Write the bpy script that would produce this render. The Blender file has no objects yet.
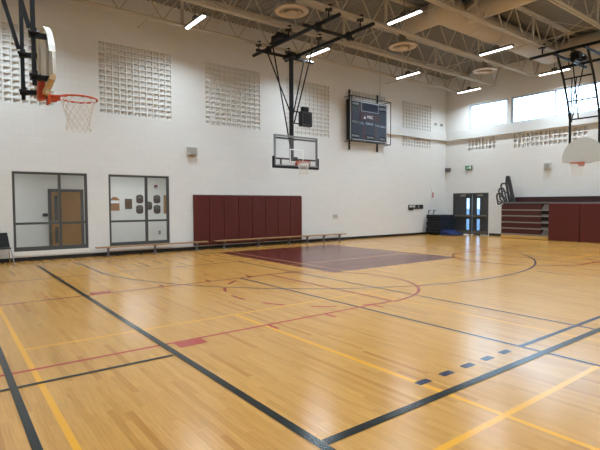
import bpy, bmesh, math, random
from mathutils import Vector, Matrix
random.seed(7)
S = bpy.context.scene
COL = S.collection
PI = math.pi

# ------------------------------------------------------------------ camera
yaw, pitch, roll, FPX, EYE = .917758285, .0451901, -.00386712, 466.826, 1.62
fw = Vector((math.cos(yaw), math.sin(yaw), 0)); rt = Vector((math.sin(yaw), -math.cos(yaw), 0)); up = Vector((0, 0, 1))
f2 = fw*math.cos(pitch) - up*math.sin(pitch); u2 = up*math.cos(pitch) + fw*math.sin(pitch)
r3 = rt*math.cos(roll) + u2*math.sin(roll); u3 = u2*math.cos(roll) - rt*math.sin(roll)
cd = bpy.data.cameras.new('camera'); cam = bpy.data.objects.new('camera', cd); COL.objects.link(cam)
m = Matrix((r3, u3, -f2)).transposed().to_4x4(); m.translation = Vector((0, 0, EYE)); cam.matrix_world = m
cd.sensor_width = 36; cd.lens = FPX/600*36; cd.clip_start = .05; cd.clip_end = 400
S.camera = cam

# ------------------------------------------------------------------ sky and exposure
SKY = 9.0
LAMP = 106.0
w = bpy.data.worlds.new('sky'); S.world = w; w.use_nodes = True
nt = w.node_tree; nt.nodes.clear()
wo = nt.nodes.new('ShaderNodeOutputWorld'); bg = nt.nodes.new('ShaderNodeBackground')
tc = nt.nodes.new('ShaderNodeTexCoord'); sx = nt.nodes.new('ShaderNodeSeparateXYZ'); cr = nt.nodes.new('ShaderNodeValToRGB')
cr.color_ramp.elements[0].position = 0; cr.color_ramp.elements[0].color = (.66, .85, 1, 1)
cr.color_ramp.elements[1].position = .7; cr.color_ramp.elements[1].color = (.42, .68, 1, 1)
nt.links.new(tc.outputs['Generated'], sx.inputs[0]); nt.links.new(sx.outputs['Z'], cr.inputs[0])
nt.links.new(cr.outputs[0], bg.inputs[0]); bg.inputs[1].default_value = SKY
nt.links.new(bg.outputs[0], wo.inputs[0])
S.view_settings.view_transform = 'Standard'; S.view_settings.look = 'None'
S.view_settings.exposure = 0.0; S.view_settings.gamma = 1.0; S.view_settings.use_curve_mapping = False

# ------------------------------------------------------------------ room numbers (metres)
XL, XR, YB, YF = -2.4, 21.84, 15.47, -10.8          # left, right, back (facing us), behind us
DECK = 8.3                                           # underside of the roof deck
ZJ = 7.25                                            # underside of the roof trusses
CX = 9.75                                            # middle of the court

# ------------------------------------------------------------------ materials
def lin(c): return tuple((x/12.92 if x <= .04045 else ((x+.055)/1.055)**2.4) for x in [v/255 for v in c])
MATS = {}
def mat(name, rgb, rough=.5, metal=0., spec=.5, coat=0., emit=None, noise=0., nscale=8.):
    if name in MATS: return MATS[name]
    M = bpy.data.materials.new(name); M.use_nodes = True
    n = M.node_tree.nodes; b = n['Principled BSDF']
    c = lin(rgb)
    b.inputs['Base Color'].default_value = (*c, 1); b.inputs['Roughness'].default_value = rough
    b.inputs['Metallic'].default_value = metal; b.inputs['Specular IOR Level'].default_value = spec
    b.inputs['Coat Weight'].default_value = coat
    if emit:
        b.inputs['Emission Color'].default_value = (*emit[0], 1); b.inputs['Emission Strength'].default_value = emit[1]
    if noise:
        L = M.node_tree.links; t = n.new('ShaderNodeTexCoord'); z = n.new('ShaderNodeTexNoise'); z.inputs['Scale'].default_value = nscale
        z.inputs['Detail'].default_value = 4
        x = n.new('ShaderNodeMix'); x.data_type = 'RGBA'; x.blend_type = 'MULTIPLY'; x.inputs[0].default_value = 1
        r = n.new('ShaderNodeMapRange'); r.inputs['From Min'].default_value = .3; r.inputs['From Max'].default_value = .7
        r.inputs['To Min'].default_value = 1-noise; r.inputs['To Max'].default_value = 1
        L.new(t.outputs['Object'], z.inputs['Vector']); L.new(z.outputs['Fac'], r.inputs['Value'])
        x.inputs[6].default_value = (*c, 1); L.new(r.outputs[0], x.inputs[7]); L.new(x.outputs[2], b.inputs['Base Color'])
    MATS[name] = M; return M

def block_mat(name, rgb, axis, mort=.93, bump=.35):
    """painted concrete block: running bond 400 x 200 mm"""
    M = bpy.data.materials.new(name); M.use_nodes = True
    n = M.node_tree.nodes; L = M.node_tree.links; b = n['Principled BSDF']
    t = n.new('ShaderNodeTexCoord'); s = n.new('ShaderNodeSeparateXYZ'); c = n.new('ShaderNodeCombineXYZ')
    L.new(t.outputs['Object'], s.inputs[0]); L.new(s.outputs[axis], c.inputs[0]); L.new(s.outputs['Z'], c.inputs[1])
    k = n.new('ShaderNodeTexBrick'); L.new(c.outputs[0], k.inputs['Vector'])
    k.inputs['Scale'].default_value = 1; k.inputs['Brick Width'].default_value = .4; k.inputs['Row Height'].default_value = .2
    k.inputs['Mortar Size'].default_value = .006; k.inputs['Mortar Smooth'].default_value = .3
    a = lin(rgb)
    k.inputs['Color1'].default_value = (*a, 1); k.inputs['Color2'].default_value = (*[x*.975 for x in a], 1)
    k.inputs['Mortar'].default_value = (*[x*mort for x in a], 1)
    z = n.new('ShaderNodeTexNoise'); z.inputs['Scale'].default_value = 60; L.new(t.outputs['Object'], z.inputs['Vector'])
    ad = n.new('ShaderNodeMath'); ad.operation = 'MULTIPLY_ADD'; ad.inputs[1].default_value = .12
    inv = n.new('ShaderNodeMath'); inv.operation = 'SUBTRACT'; inv.inputs[0].default_value = 1; L.new(k.outputs['Fac'], inv.inputs[1])
    L.new(z.outputs['Fac'], ad.inputs[0]); L.new(inv.outputs[0], ad.inputs[2])
    bp = n.new('ShaderNodeBump'); bp.inputs['Strength'].default_value = bump; bp.inputs['Distance'].default_value = .006
    L.new(ad.outputs[0], bp.inputs['Height']); L.new(bp.outputs[0], b.inputs['Normal'])
    L.new(k.outputs['Color'], b.inputs['Base Color']); b.inputs['Roughness'].default_value = .5
    return M

def wood_floor(name):
    """maple strips running along Y, each with its own tone, under gloss finish"""
    M = bpy.data.materials.new(name); M.use_nodes = True
    n = M.node_tree.nodes; L = M.node_tree.links; b = n['Principled BSDF']
    def math_(op, a, bb=None, v=None):
        q = n.new('ShaderNodeMath'); q.operation = op
        L.new(a, q.inputs[0])
        if bb is not None: L.new(bb, q.inputs[1])
        elif v is not None: q.inputs[1].default_value = v
        return q.outputs[0]
    t = n.new('ShaderNodeTexCoord'); s = n.new('ShaderNodeSeparateXYZ'); L.new(t.outputs['Object'], s.inputs[0])
    i = math_('FLOOR', math_('DIVIDE', s.outputs['X'], v=.057))
    w1 = n.new('ShaderNodeTexWhiteNoise'); w1.noise_dimensions = '1D'; L.new(i, w1.inputs['W'])
    y = math_('ADD', math_('DIVIDE', s.outputs['Y'], v=.85), math_('MULTIPLY', w1.outputs['Value'], v=37.0))
    j = math_('FLOOR', y)
    cc = n.new('ShaderNodeCombineXYZ'); L.new(i, cc.inputs[0]); L.new(j, cc.inputs[1])
    w2 = n.new('ShaderNodeTexWhiteNoise'); w2.noise_dimensions = '2D'; L.new(cc.outputs[0], w2.inputs['Vector'])
    r = n.new('ShaderNodeValToRGB'); e = r.color_ramp.elements
    e[0].position = 0; e[0].color = (*lin((174, 120, 54)), 1)
    e[1].position = 1; e[1].color = (*lin((198, 146, 74)), 1)
    for p, c in ((.08, (184, 132, 62)), (.35, (190, 138, 68)), (.75, (194, 142, 71))):
        q = e.new(p); q.color = (*lin(c), 1)
    L.new(w2.outputs['Value'], r.inputs[0])
    mp = n.new('ShaderNodeMapping'); mp.inputs['Scale'].default_value = (70, 3.0, 1); L.new(t.outputs['Object'], mp.inputs[0])
    g = n.new('ShaderNodeTexNoise'); g.inputs['Scale'].default_value = 1; g.inputs['Detail'].default_value = 5; L.new(mp.outputs[0], g.inputs['Vector'])
    gr = n.new('ShaderNodeMapRange'); gr.inputs['From Min'].default_value = .3; gr.inputs['From Max'].default_value = .7
    gr.inputs['To Min'].default_value = .86; gr.inputs['To Max'].default_value = 1.06; L.new(g.outputs['Fac'], gr.inputs['Value'])
    # scattered dark mineral streaks
    m2 = n.new('ShaderNodeMapping'); m2.inputs['Scale'].default_value = (9, 1.5, 1); L.new(t.outputs['Object'], m2.inputs[0])
    st = n.new('ShaderNodeTexNoise'); st.inputs['Scale'].default_value = 1.6; st.inputs['Detail'].default_value = 3; L.new(m2.outputs[0], st.inputs['Vector'])
    sr = n.new('ShaderNodeMapRange'); sr.inputs['From Min'].default_value = .68; sr.inputs['From Max'].default_value = .78
    sr.inputs['To Min'].default_value = 1; sr.inputs['To Max'].default_value = .68; L.new(st.outputs['Fac'], sr.inputs['Value'])
    mm = math_('MULTIPLY', gr.outputs[0], sr.outputs[0])
    x = n.new('ShaderNodeMix'); x.data_type = 'RGBA'; x.blend_type = 'MULTIPLY'; x.inputs[0].default_value = 1
    L.new(r.outputs[0], x.inputs[6]); L.new(mm, x.inputs[7]); L.new(x.outputs[2], b.inputs['Base Color'])
    # finish: slight cupping of strips
    b.inputs['Roughness'].default_value = .21
    bp = n.new('ShaderNodeBump'); bp.inputs['Strength'].default_value = .05; bp.inputs['Distance'].default_value = .002
    L.new(w2.outputs['Value'], bp.inputs['Height']); L.new(bp.outputs[0], b.inputs['Normal'])
    b.inputs['Specular IOR Level'].default_value = .48
    return M

def glass_mat(name, tint=(.95, .98, 1), refl=.06):
    M = bpy.data.materials.new(name); M.use_nodes = True
    n = M.node_tree.nodes; L = M.node_tree.links; n.remove(n['Principled BSDF'])
    o = n['Material Output']; t = n.new('ShaderNodeBsdfTransparent'); g = n.new('ShaderNodeBsdfGlossy'); x = n.new('ShaderNodeMixShader')
    fr = n.new('ShaderNodeFresnel'); fr.inputs['IOR'].default_value = 1.45
    t.inputs[0].default_value = (*tint, 1); g.inputs['Roughness'].default_value = .03
    L.new(fr.outputs[0], x.inputs[0]); L.new(t.outputs[0], x.inputs[1]); L.new(g.outputs[0], x.inputs[2]); L.new(x.outputs[0], o.inputs[0])
    return M

WALL = (225, 224, 221)
m_wall_b = block_mat('painted block back wall', WALL, 'X')
m_wall_s = block_mat('painted block side wall', WALL, 'Y')
m_corr = block_mat('painted block corridor', (226, 224, 218), 'X')
m_tile = mat('painted acoustic block', (223, 222, 219), .6)
m_floor = wood_floor('maple gym floor')
m_corrfloor = mat('corridor vinyl', (150, 140, 125), .4, noise=.1)
m_black = mat('black rubber base', (22, 20, 20), .5)
m_steel = mat('black painted steel', (13, 15, 20), .5, spec=.35)
m_joist = mat('buff painted steel', (186, 178, 164), .6)
m_deck = mat('grey buff painted roof deck', (140, 138, 134), .75)
m_duct = mat('buff painted duct', (182, 172, 156), .6)
m_diff = mat('cream diffuser', (205, 188, 166), .6)
m_frame = mat('grey painted frame', (74, 74, 74), .45)
m_winframe = mat('pale blue grey window frame', (190, 202, 218), .45)
m_sill = mat('white painted sill', (232, 228, 220), .5)
m_ledge = mat('white painted concrete band', (217, 217, 215), .6, noise=.04, nscale=2)
m_glass = glass_mat('clear glass')
m_doorglass = glass_mat('door glass with added dimming tint', (.42, .5, .58))  # tint added to dim daylight through the slots and its floor reflection
m_boardglass = glass_mat('backboard glass', (.97, .985, 1))
m_maroon = mat('maroon vinyl', (88, 24, 20), .42, noise=.12, nscale=3)
m_maroonb = mat('maroon bleacher', (70, 22, 20), .45)
m_maroond = mat('dark maroon bleacher', (56, 22, 24), .45)
m_alu = mat('aluminium nosing', (150, 146, 140), .45, metal=.4)
m_greyp = mat('grey bleacher steel', (110, 108, 106), .5)
m_gap = mat('dark bleacher interior', (14, 12, 12), .8)
m_bleachwood = mat('varnished bleacher board', (206, 164, 92), .35)
m_orange = mat('orange rim enamel', (188, 70, 28), .4)
m_net = mat('white nylon cord', (222, 214, 204), .8)
m_white = mat('white enamel backboard', (222, 218, 208), .4)
m_fan = mat('pale grey enamel backboard', (190, 188, 180), .45)
m_buff = mat('raw wood edge', (192, 164, 122), .6)
m_alubright = mat('grey aluminium frame', (136, 138, 142), .35, metal=.5)
m_whiteline = mat('white target line', (235, 235, 232), .5)
m_door = mat('charcoal door enamel', (62, 63, 65), .45)
m_bar = mat('brushed bar', (118, 110, 100), .4, metal=.5)
m_wooddoor = mat('oak door veneer', (160, 118, 70), .4, noise=.15, nscale=5)
m_bench = mat('bench plank', (168, 128, 84), .45, noise=.15, nscale=6)
m_benchleg = mat('grey bench steel', (122, 122, 126), .4, metal=.5)
m_chrome = mat('chrome', (190, 190, 195), .2, metal=1)
m_blackpl = mat('black plastic', (16, 16, 18), .4)
m_navy = mat('navy mat vinyl', (10, 12, 24), .5)
m_blue = mat('blue mat vinyl', (20, 36, 82), .45)
m_greybox = mat('grey box', (190, 188, 182), .5)
m_grille = mat('grey grille', (160, 158, 152), .6)
m_darkbox = mat('dark grey box', (92, 90, 88), .5)
m_rail = mat('charcoal railing', (58, 58, 62), .45)
m_red = mat('red plastic', (176, 40, 32), .4)
m_green = mat('green sign', (60, 150, 110), .4)
m_board = mat('scoreboard navy', (20, 25, 40), .4)
m_boarddark = mat('scoreboard screen', (12, 20, 38), .3)
m_boardred = mat('scoreboard dark red', (52, 22, 26), .4)
m_lamphouse = mat('lamp housing', (92, 91, 90), .5)
m_lens = mat('lit lamp lens', (255, 255, 255), .5, emit=((1, .98, .96), 6.0))
m_corrlens = mat('lit corridor lens', (255, 255, 255), .5, emit=((.96, .98, 1), 19.))
m_cork = mat('cork and wood plaque', (158, 110, 62), .6, noise=.2, nscale=20)
m_plaquewood = mat('walnut plaque', (66, 46, 34), .45)
m_plaqueplate = mat('engraved grey plate', (98, 92, 88), .4, metal=.4)
m_paper = mat('white paper', (232, 230, 226), .7)
m_pave = mat('pale pavement', (150, 148, 144), .8)

# court paints
GLOSS = .2
p_black = mat('black green line paint', (22, 28, 26), GLOSS, spec=.3)
p_navy = mat('navy line paint', (30, 38, 62), GLOSS, spec=.35)
p_red = mat('red line paint', (164, 54, 42), GLOSS)
p_yel = mat('yellow line paint', (222, 158, 44), GLOSS)
p_mar = mat('maroon lane paint', (94, 36, 30), GLOSS)
p_cream = mat('bare maple line', (206, 160, 110), GLOSS)

# ------------------------------------------------------------------ mesh builder
class MB:
    def __init__(s): s.v = []; s.f = []; s.sm = []
    def add(s, vs, fs, smooth=False):
        b = len(s.v); s.v += [tuple(x) for x in vs]
        for q in fs: s.f.append(tuple(b+i for i in q)); s.sm.append(smooth)
        return s
    def box(s, x0, y0, z0, x1, y1, z1):
        v = [(x, y, z) for x in (x0, x1) for y in (y0, y1) for z in (z0, z1)]
        return s.add(v, [(0, 1, 3, 2), (4, 6, 7, 5), (0, 4, 5, 1), (2, 3, 7, 6), (0, 2, 6, 4), (1, 5, 7, 3)])
    def rbox(s, x0, y0, z0, x1, y1, z1, r=.02, seg=2):
        """box with rounded edges"""
        bm = bmesh.new(); bmesh.ops.create_cube(bm, size=1)
        for q in bm.verts: q.co = Vector(((x0+x1)/2+q.co.x*(x1-x0), (y0+y1)/2+q.co.y*(y1-y0), (z0+z1)/2+q.co.z*(z1-z0)))
        bmesh.ops.bevel(bm, geom=bm.edges[:], offset=r, segments=seg, profile=.5, affect='EDGES')
        bm.verts.ensure_lookup_table(); ix = {q: i for i, q in enumerate(bm.verts)}
        s.add([q.co for q in bm.verts], [[ix[q] for q in f.verts] for f in bm.faces]); bm.free(); return s
    def frame_(s, d):
        d = d.normalized(); a = Vector((0, 0, 1)) if abs(d.z) < .95 else Vector((1, 0, 0))
        u = d.cross(a).normalized(); return u, d.cross(u).normalized()*-1
    def tube(s, p0, p1, r, n=10, r1=None, caps=True):
        p0, p1 = Vector(p0), Vector(p1); u, v = s.frame_(p1-p0); r1 = r if r1 is None else r1
        vs = [p0+(u*math.cos(a)+v*math.sin(a))*r for a in [2*PI*i/n for i in range(n)]]
        vs += [p1+(u*math.cos(a)+v*math.sin(a))*r1 for a in [2*PI*i/n for i in range(n)]]
        s.add(vs, [(i, (i+1) % n, n+(i+1) % n, n+i) for i in range(n)], True)
        if caps: s.add(vs, [tuple(range(n))[::-1], tuple(range(n, 2*n))])
        return s
    def path(s, pts, r, n=10):
        for a, b in zip(pts, pts[1:]): s.tube(a, b, r, n)
        for p in pts[1:-1]: s.ball(p, r*1.01, 8, 5)
        return s
    def ball(s, c, r, n=10, k=6):
        vs = [(c[0]+r*math.sin(PI*j/k)*math.cos(2*PI*i/n), c[1]+r*math.sin(PI*j/k)*math.sin(2*PI*i/n), c[2]+r*math.cos(PI*j/k)) for j in range(k+1) for i in range(n)]
        return s.add(vs, [(j*n+i, j*n+(i+1) % n, (j+1)*n+(i+1) % n, (j+1)*n+i) for j in range(k) for i in range(n)], True)
    def bar(s, p0, p1, w, h=None):
        """rectangular bar; w across, h in the other direction"""
        h = h or w; p0, p1 = Vector(p0), Vector(p1); u, v = s.frame_(p1-p0)
        c = [(-1, -1), (1, -1), (1, 1), (-1, 1)]
        vs = [p+u*(a*w/2)+v*(b*h/2) for p in (p0, p1) for a, b in c]
        return s.add(vs, [(0, 1, 2, 3)[::-1], (4, 5, 6, 7), (0, 1, 5, 4), (1, 2, 6, 5), (2, 3, 7, 6), (3, 0, 4, 7)])
    def lathe(s, c, prof, n=32):
        """profile of (radius, z) turned about the vertical through c"""
        vs = [(c[0]+r*math.cos(2*PI*i/n), c[1]+r*math.sin(2*PI*i/n), c[2]+z) for r, z in prof for i in range(n)]
        return s.add(vs, [(j*n+i, j*n+(i+1) % n, (j+1)*n+(i+1) % n, (j+1)*n+i) for j in range(len(prof)-1) for i in range(n)], True)
    def torus(s, c, R, r, n=40, k=8):
        vs = [(c[0]+(R+r*math.cos(2*PI*j/k))*math.cos(2*PI*i/n), c[1]+(R+r*math.cos(2*PI*j/k))*math.sin(2*PI*i/n), c[2]+r*math.sin(2*PI*j/k)) for i in range(n) for j in range(k)]
        return s.add(vs, [(i*k+j, ((i+1) % n)*k+j, ((i+1) % n)*k+(j+1) % k, i*k+(j+1) % k) for i in range(n) for j in range(k)], True)
    def prism(s, poly, fn, d):
        """poly: 2-D outline; fn(a, b, t) -> point; extruded t = 0..d"""
        n = len(poly); vs = [fn(a, b, 0) for a, b in poly]+[fn(a, b, d) for a, b in poly]
        return s.add(vs, [tuple(range(n))[::-1], tuple(range(n, 2*n))]+[(i, (i+1) % n, n+(i+1) % n, n+i) for i in range(n)])
    def build(s, name, material, parent=None):
        me = bpy.data.meshes.new(name); me.from_pydata(s.v, [], s.f); me.update()
        bm = bmesh.new(); bm.from_mesh(me); bmesh.ops.recalc_face_normals(bm, faces=bm.faces[:]); bm.to_mesh(me); bm.free()
        me.polygons.foreach_set('use_smooth', s.sm)
        me.materials.append(material)
        o = bpy.data.objects.new(name, me); COL.objects.link(o)
        if parent is not None: hang(o, parent)
        return o
ORIGIN = {}
def hang(o, parent):
    """parent a mesh made in world coordinates: its vertices become local to the thing's base"""
    off = parent.location.copy() if parent.type == 'EMPTY' else ORIGIN.get(parent.name, Vector((0, 0, 0)))
    if off.length: o.data.transform(Matrix.Translation(-off))
    ORIGIN[o.name] = off; o.parent = parent; return o

def tag(o, label=None, cat=None, group=None, kind=None):
    if label: o['label'] = label
    if cat: o['category'] = cat
    if group: o['group'] = group
    if kind: o['kind'] = kind
    return o
def thing(name, label, cat, loc, group=None):
    o = bpy.data.objects.new(name, None); COL.objects.link(o); o.location = loc; o.empty_display_size = .1
    return tag(o, label, cat, group)
def struct(o, label=None, cat='structure'):
    o['kind'] = 'structure'
    if label: o['label'] = label; o['category'] = cat
    return o
def copy_tree(o, dx, label=None, parent=None):
    c = o.copy(); COL.objects.link(c)
    if parent is None: c.location = o.location+Vector(dx)
    else: c.parent = parent
    if label: c['label'] = label
    for ch in o.children: copy_tree(ch, dx, None, c)
    return c
def base_thing(name, label, cat, loc, group=None):
    return thing(name, label, cat, loc, group)

# parts are built in world coordinates and then hung on their thing at 'loc'
def part(mb, name, material, parent, label=None):
    o = mb.build(name, material, parent)
    if label: o['label'] = label
    return o
def sub(mb, name, material, parent_obj, label=None):
    o = mb.build(name, material); hang(o, parent_obj)
    if label: o['label'] = label
    return o
def text_mesh(body, height, origin, ux, uy, material, name, parent=None, center=True):
    cu = bpy.data.curves.new(name, 'FONT'); cu.body = body; cu.size = height*1.4; cu.extrude = .002
    if center: cu.align_x = 'CENTER'
    cu.align_y = 'CENTER'
    to = bpy.data.objects.new(name+'_curve', cu); COL.objects.link(to)
    dg = bpy.context.evaluated_depsgraph_get(); me = bpy.data.meshes.new_from_object(to.evaluated_get(dg))
    bpy.data.objects.remove(to); bpy.data.curves.remove(cu)
    ux, uy = Vector(ux), Vector(uy); un = ux.cross(uy); og = Vector(origin)
    for q in me.vertices: q.co = og+ux*q.co.x+uy*q.co.y+un*q.co.z
    me.materials.clear(); me.materials.append(material); me.name = name
    o = bpy.data.objects.new(name, me); COL.objects.link(o)
    if parent is not None: hang(o, parent)
    return o

# ------------------------------------------------------------------ setting: walls, floor, roof deck
def wall_grid(a0, a1, z0, z1, holes, fn):
    """wall slab as boxes around rectangular holes (a0, a1, z0, z1); fn(mb, a0, a1, z0, z1) adds a box"""
    A = sorted({a0, a1, *[h[0] for h in holes], *[h[1] for h in holes]}); mb = MB()
    for p, q in zip(A, A[1:]):
        hs = sorted([(h[2], h[3]) for h in holes if h[0] <= p+1e-6 and h[1] >= q-1e-6]); z = z0
        for lo, hi in hs:
            if lo > z+1e-6: fn(mb, p, q, z, lo)
            z = hi
        if z < z1-1e-6: fn(mb, p, q, z, z1)
    return mb

TZ0, TZ1 = 4.47, 6.72
TILES_B = [(.37, 2.72), (3.97, 6.34), (7.58, 9.92), (11.13, 13.47), (14.68, 17.02), (18.2, 20.53)]
WIN_B = [(1.58, 3.57, .28, 2.58), (4.20, 6.19, .28, 2.58)]
TILES_R = [(12.56, 14.12, 4.33, 4.95, 9, 3), (8.41, 11.68, 4.2, 4.95, 17, 4)]
TILES_R = [(12.56, 14.12, 4.33, 4.93, 8, 3), (8.41, 11.68, 4.22, 4.93, 16, 3)]
WIN_R = [(12.0, 14.1, 5.45, 6.7), (7.75, 11.83, 5.45, 6.7), (3.5, 7.58, 5.45, 6.7), (-.75, 3.33, 5.45, 6.7)]
DOOR_R = (12.92, 14.96, 0, 2.15)

mb = MB(); mb.add([(XL, YF, 0), (XR+.3, YF, 0), (XR+.3, YB+.1, 0), (XL, YB+.1, 0)], [(0, 1, 2, 3)]); mb.add([(XL, YF, -.1), (XR+.3, YF, -.1), (XR+.3, YB+.1, -.1), (XL, YB+.1, -.1)], [(0, 3, 2, 1)])
floor = struct(mb.build('floor', m_floor))
holes = [(a, b, TZ0, TZ1) for a, b in TILES_B]+WIN_B
wall_back = struct(wall_grid(XL-.25, XR+.3, 0, DECK+.3, holes, lambda m_, a, b, c, d: m_.box(a, YB, c, b, YB+.25, d)).build('wall_back', m_wall_b))
holes = [t[:4] for t in TILES_R]+WIN_R+[DOOR_R]
wall_right = struct(wall_grid(YF-.25, YB, 0, DECK+.3, holes, lambda m_, a, b, c, d: m_.box(XR, a, c, XR+.3, b, d)).build('wall_right', m_wall_s))
struct(MB().box(XL-.25, YF, 0, XL, YB, DECK+.3).build('wall_left', m_wall_s))
struct(MB().box(XL-.25, YF-.25, 0, XR, YF, DECK+.3).build('wall_front', m_wall_b))

# corrugated deck, flutes along Y
mb = MB(); prof = []; x = XL
while x < XR:
    prof += [(x, DECK), (x+.045, DECK), (x+.06, DECK+.04), (x+.135, DECK+.04)]; x += .15
prof = [(min(a, XR), b) for a, b in prof]+[(XR, DECK)]
n = len(prof)
mb.add([(a, YF, b) for a, b in prof]+[(a, YB, b) for a, b in prof], [(i, i+1, n+i+1, n+i) for i in range(n-1)])
mb.box(XL-.25, YF-.25, DECK+.05, XR+.3, YB+.25, DECK+.3)
struct(mb.build('ceiling', m_deck))

# black rubber base
struct(MB().box(XL, YB-.015, 0, XR, YB, .11).build('baseboard_back', m_black))
struct(MB().box(XR-.015, DOOR_R[1]+.06, 0, XR, YB-.015, .11).build('baseboard_right', m_black))
struct(MB().box(XR-.015, YF, 0, XR, DOOR_R[0]-.06, .11).build('baseboard_right', m_black))
# pale concrete band round the far corner, under the high windows
mb = MB(); mb.box(16.9, YB-.14, 4.97, XR, YB, 5.36)
struct(mb.build('trim_1', m_ledge))
mb = MB(); mb.box(XR-.12, YF, 4.97, XR, YB-.14, 5.40)
struct(mb.build('trim_2', m_ledge))

# ------------------------------------------------------------------ acoustic block panels
def tile_cells(nx, nz, P, a0, a1, z0, z1, step=True):
    """grid of blocks, each with a sloping pocket deepest at the top left; P(a, z, depth)"""
    mb = MB(); da = (a1-a0)/nx; dz = (z1-z0)/nz; g = .16
    for i in range(nx):
        for j in range(nz):
            x0 = a0+i*da; y0 = z0+j*dz; x1 = x0+da; y1 = y0+dz
            u0 = x0+da*.10; u1 = x1-da*.10; v0 = y0+dz*.10; v1 = y1-dz*.12
            o = [P(x0, y0, 0), P(x1, y0, 0), P(x1, y1, 0), P(x0, y1, 0)]
            i_ = [P(u0, v0, 0), P(u1, v0, 0), P(u1, v1, 0), P(u0, v1, 0)]
            d = [P(u0+.004, v0+.005, .07), P(u1-.01, v0+.005, .035), P(u1-.01, v1, .05), P(u0+.004, v1, .115)]
            mb.add(o+i_, [(0, 1, 5, 4), (1, 2, 6, 5), (2, 3, 7, 6), (3, 0, 4, 7)])
            mb.add(i_+d, [(0, 1, 5, 4), (1, 2, 6, 5), (2, 3, 7, 6), (3, 0, 4, 7), (4, 5, 6, 7)])
    # sides and back so that the panel is a solid slab
    c = [(a0, z0), (a1, z0), (a1, z1), (a0, z1)]
    f = [P(a, z, 0) for a, z in c]; b = [P(a, z, .14) for a, z in c]
    mb.add(f+b, [(0, 1, 5, 4), (1, 2, 6, 5), (2, 3, 7, 6), (3, 0, 4, 7), (4, 5, 6, 7)])
    return mb
LB = ['panel of pocketed white acoustic blocks behind the side basketball hoop at far left',
      'panel of pocketed white acoustic blocks high above the two tall windows',
      'panel of pocketed white acoustic blocks above the maroon wall pads',
      'panel of pocketed white acoustic blocks directly behind the hanging shot clock',
      'panel of pocketed white acoustic blocks mostly hidden behind the scoreboard',
      'panel of pocketed white acoustic blocks near the corner, crossed by the pale band']
for (a, b), l in zip(TILES_B, LB):
    o = tile_cells(11, 13, lambda p, z, d: (p, YB+d, z), a, b, TZ0, TZ1).build('acoustic_panel', m_tile, wall_back)
    o['label'] = l
for (a, b, c, d_, nx, nz), l in zip(TILES_R, ['short strip of pocketed acoustic blocks under the high window above the double doors', 'long strip of pocketed acoustic blocks under the high windows behind the right fan backboard']):
    o = tile_cells(nx, nz, lambda p, z, d: (XR+d, a+b-p, z), a, b, c, d_).build('acoustic_panel', m_tile, wall_right)
    o['label'] = l

# ------------------------------------------------------------------ windows to the corridor (back wall)
def corridor_window(k, x0, x1, z0, z1, mull, barz):
    y0, y1 = YB+.02, YB+.12; t = .065
    mb = MB()
    mb.box(x0, y0, z0, x0+t, y1, z1); mb.box(x1-t, y0, z0, x1, y1, z1)
    mb.box(x0+t, y0, z1-t, x1-t, y1, z1); mb.box(x0+t, y0, z0, x1-t, y1, z0+.12)
    mb.box(mull-t/2, y0, z0+.12, mull+t/2, y1, z1-t)
    mb.box(x0+t, y0, barz-t/2, mull-t/2, y1, barz+t/2); mb.box(mull+t/2, y0, barz-t/2, x1-t, y1, barz+t/2)
    f = struct(mb.build('window_%d' % k, m_frame))
    g = .045
    for a, b, c, d in ((x0+t, mull-t/2, z0+.12, barz-t/2), (mull+t/2, x1-t, z0+.12, barz-t/2), (x0+t, mull-t/2, barz+t/2, z1-t), (mull+t/2, x1-t, barz+t/2, z1-t)):
        sub(MB().box(a, YB+g+.02, c, b, YB+g+.026, d), 'pane', m_glass, f)
    sub(MB().box(x0-.02, YB-.03, z0-.13, x1+.02, YB+.0, z0), 'sill', m_sill, f)
corridor_window(1, *WIN_B[0], 2.80, 1.08)
corridor_window(2, *WIN_B[1], 5.42, 1.08)

# the corridor behind them
CY = 18.5
struct(MB().box(-2, CY, 0, 12, CY+.2, 3).build('wall_corridor', m_corr))
struct(MB().box(-2, YB+.25, -.1, 12, CY, 0).build('floor_corridor', m_corrfloor))
struct(MB().box(-2, YB+.25, 2.9, 12, CY, 3).build('ceiling_corridor', m_sill))
mb = MB(); mb.box(-2.2, YB+.25, 0, -2, CY+.2, 3); mb.box(12, YB+.25, 0, 12.2, CY+.2, 3)
struct(mb.build('wall_corridor_ends', m_corr))
for x, l in ((1.0, 'recessed corridor light behind the left tall window'), (5.6, 'recessed corridor light behind the right tall window'), (9.5, 'recessed corridor light at the far end of the corridor')):
    t = thing('corridor_light', l, 'ceiling light', (x, 16.9, 2.86), 'corridor ceiling lights')
    part(MB().box(x-.62, 16.58, 2.86, x+.62, 17.22, 2.9), 'frame', m_sill, t); part(MB().box(x-.58, 16.62, 2.85, x+.58, 17.18, 2.86), 'diffuser', m_corrlens, t)
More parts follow.
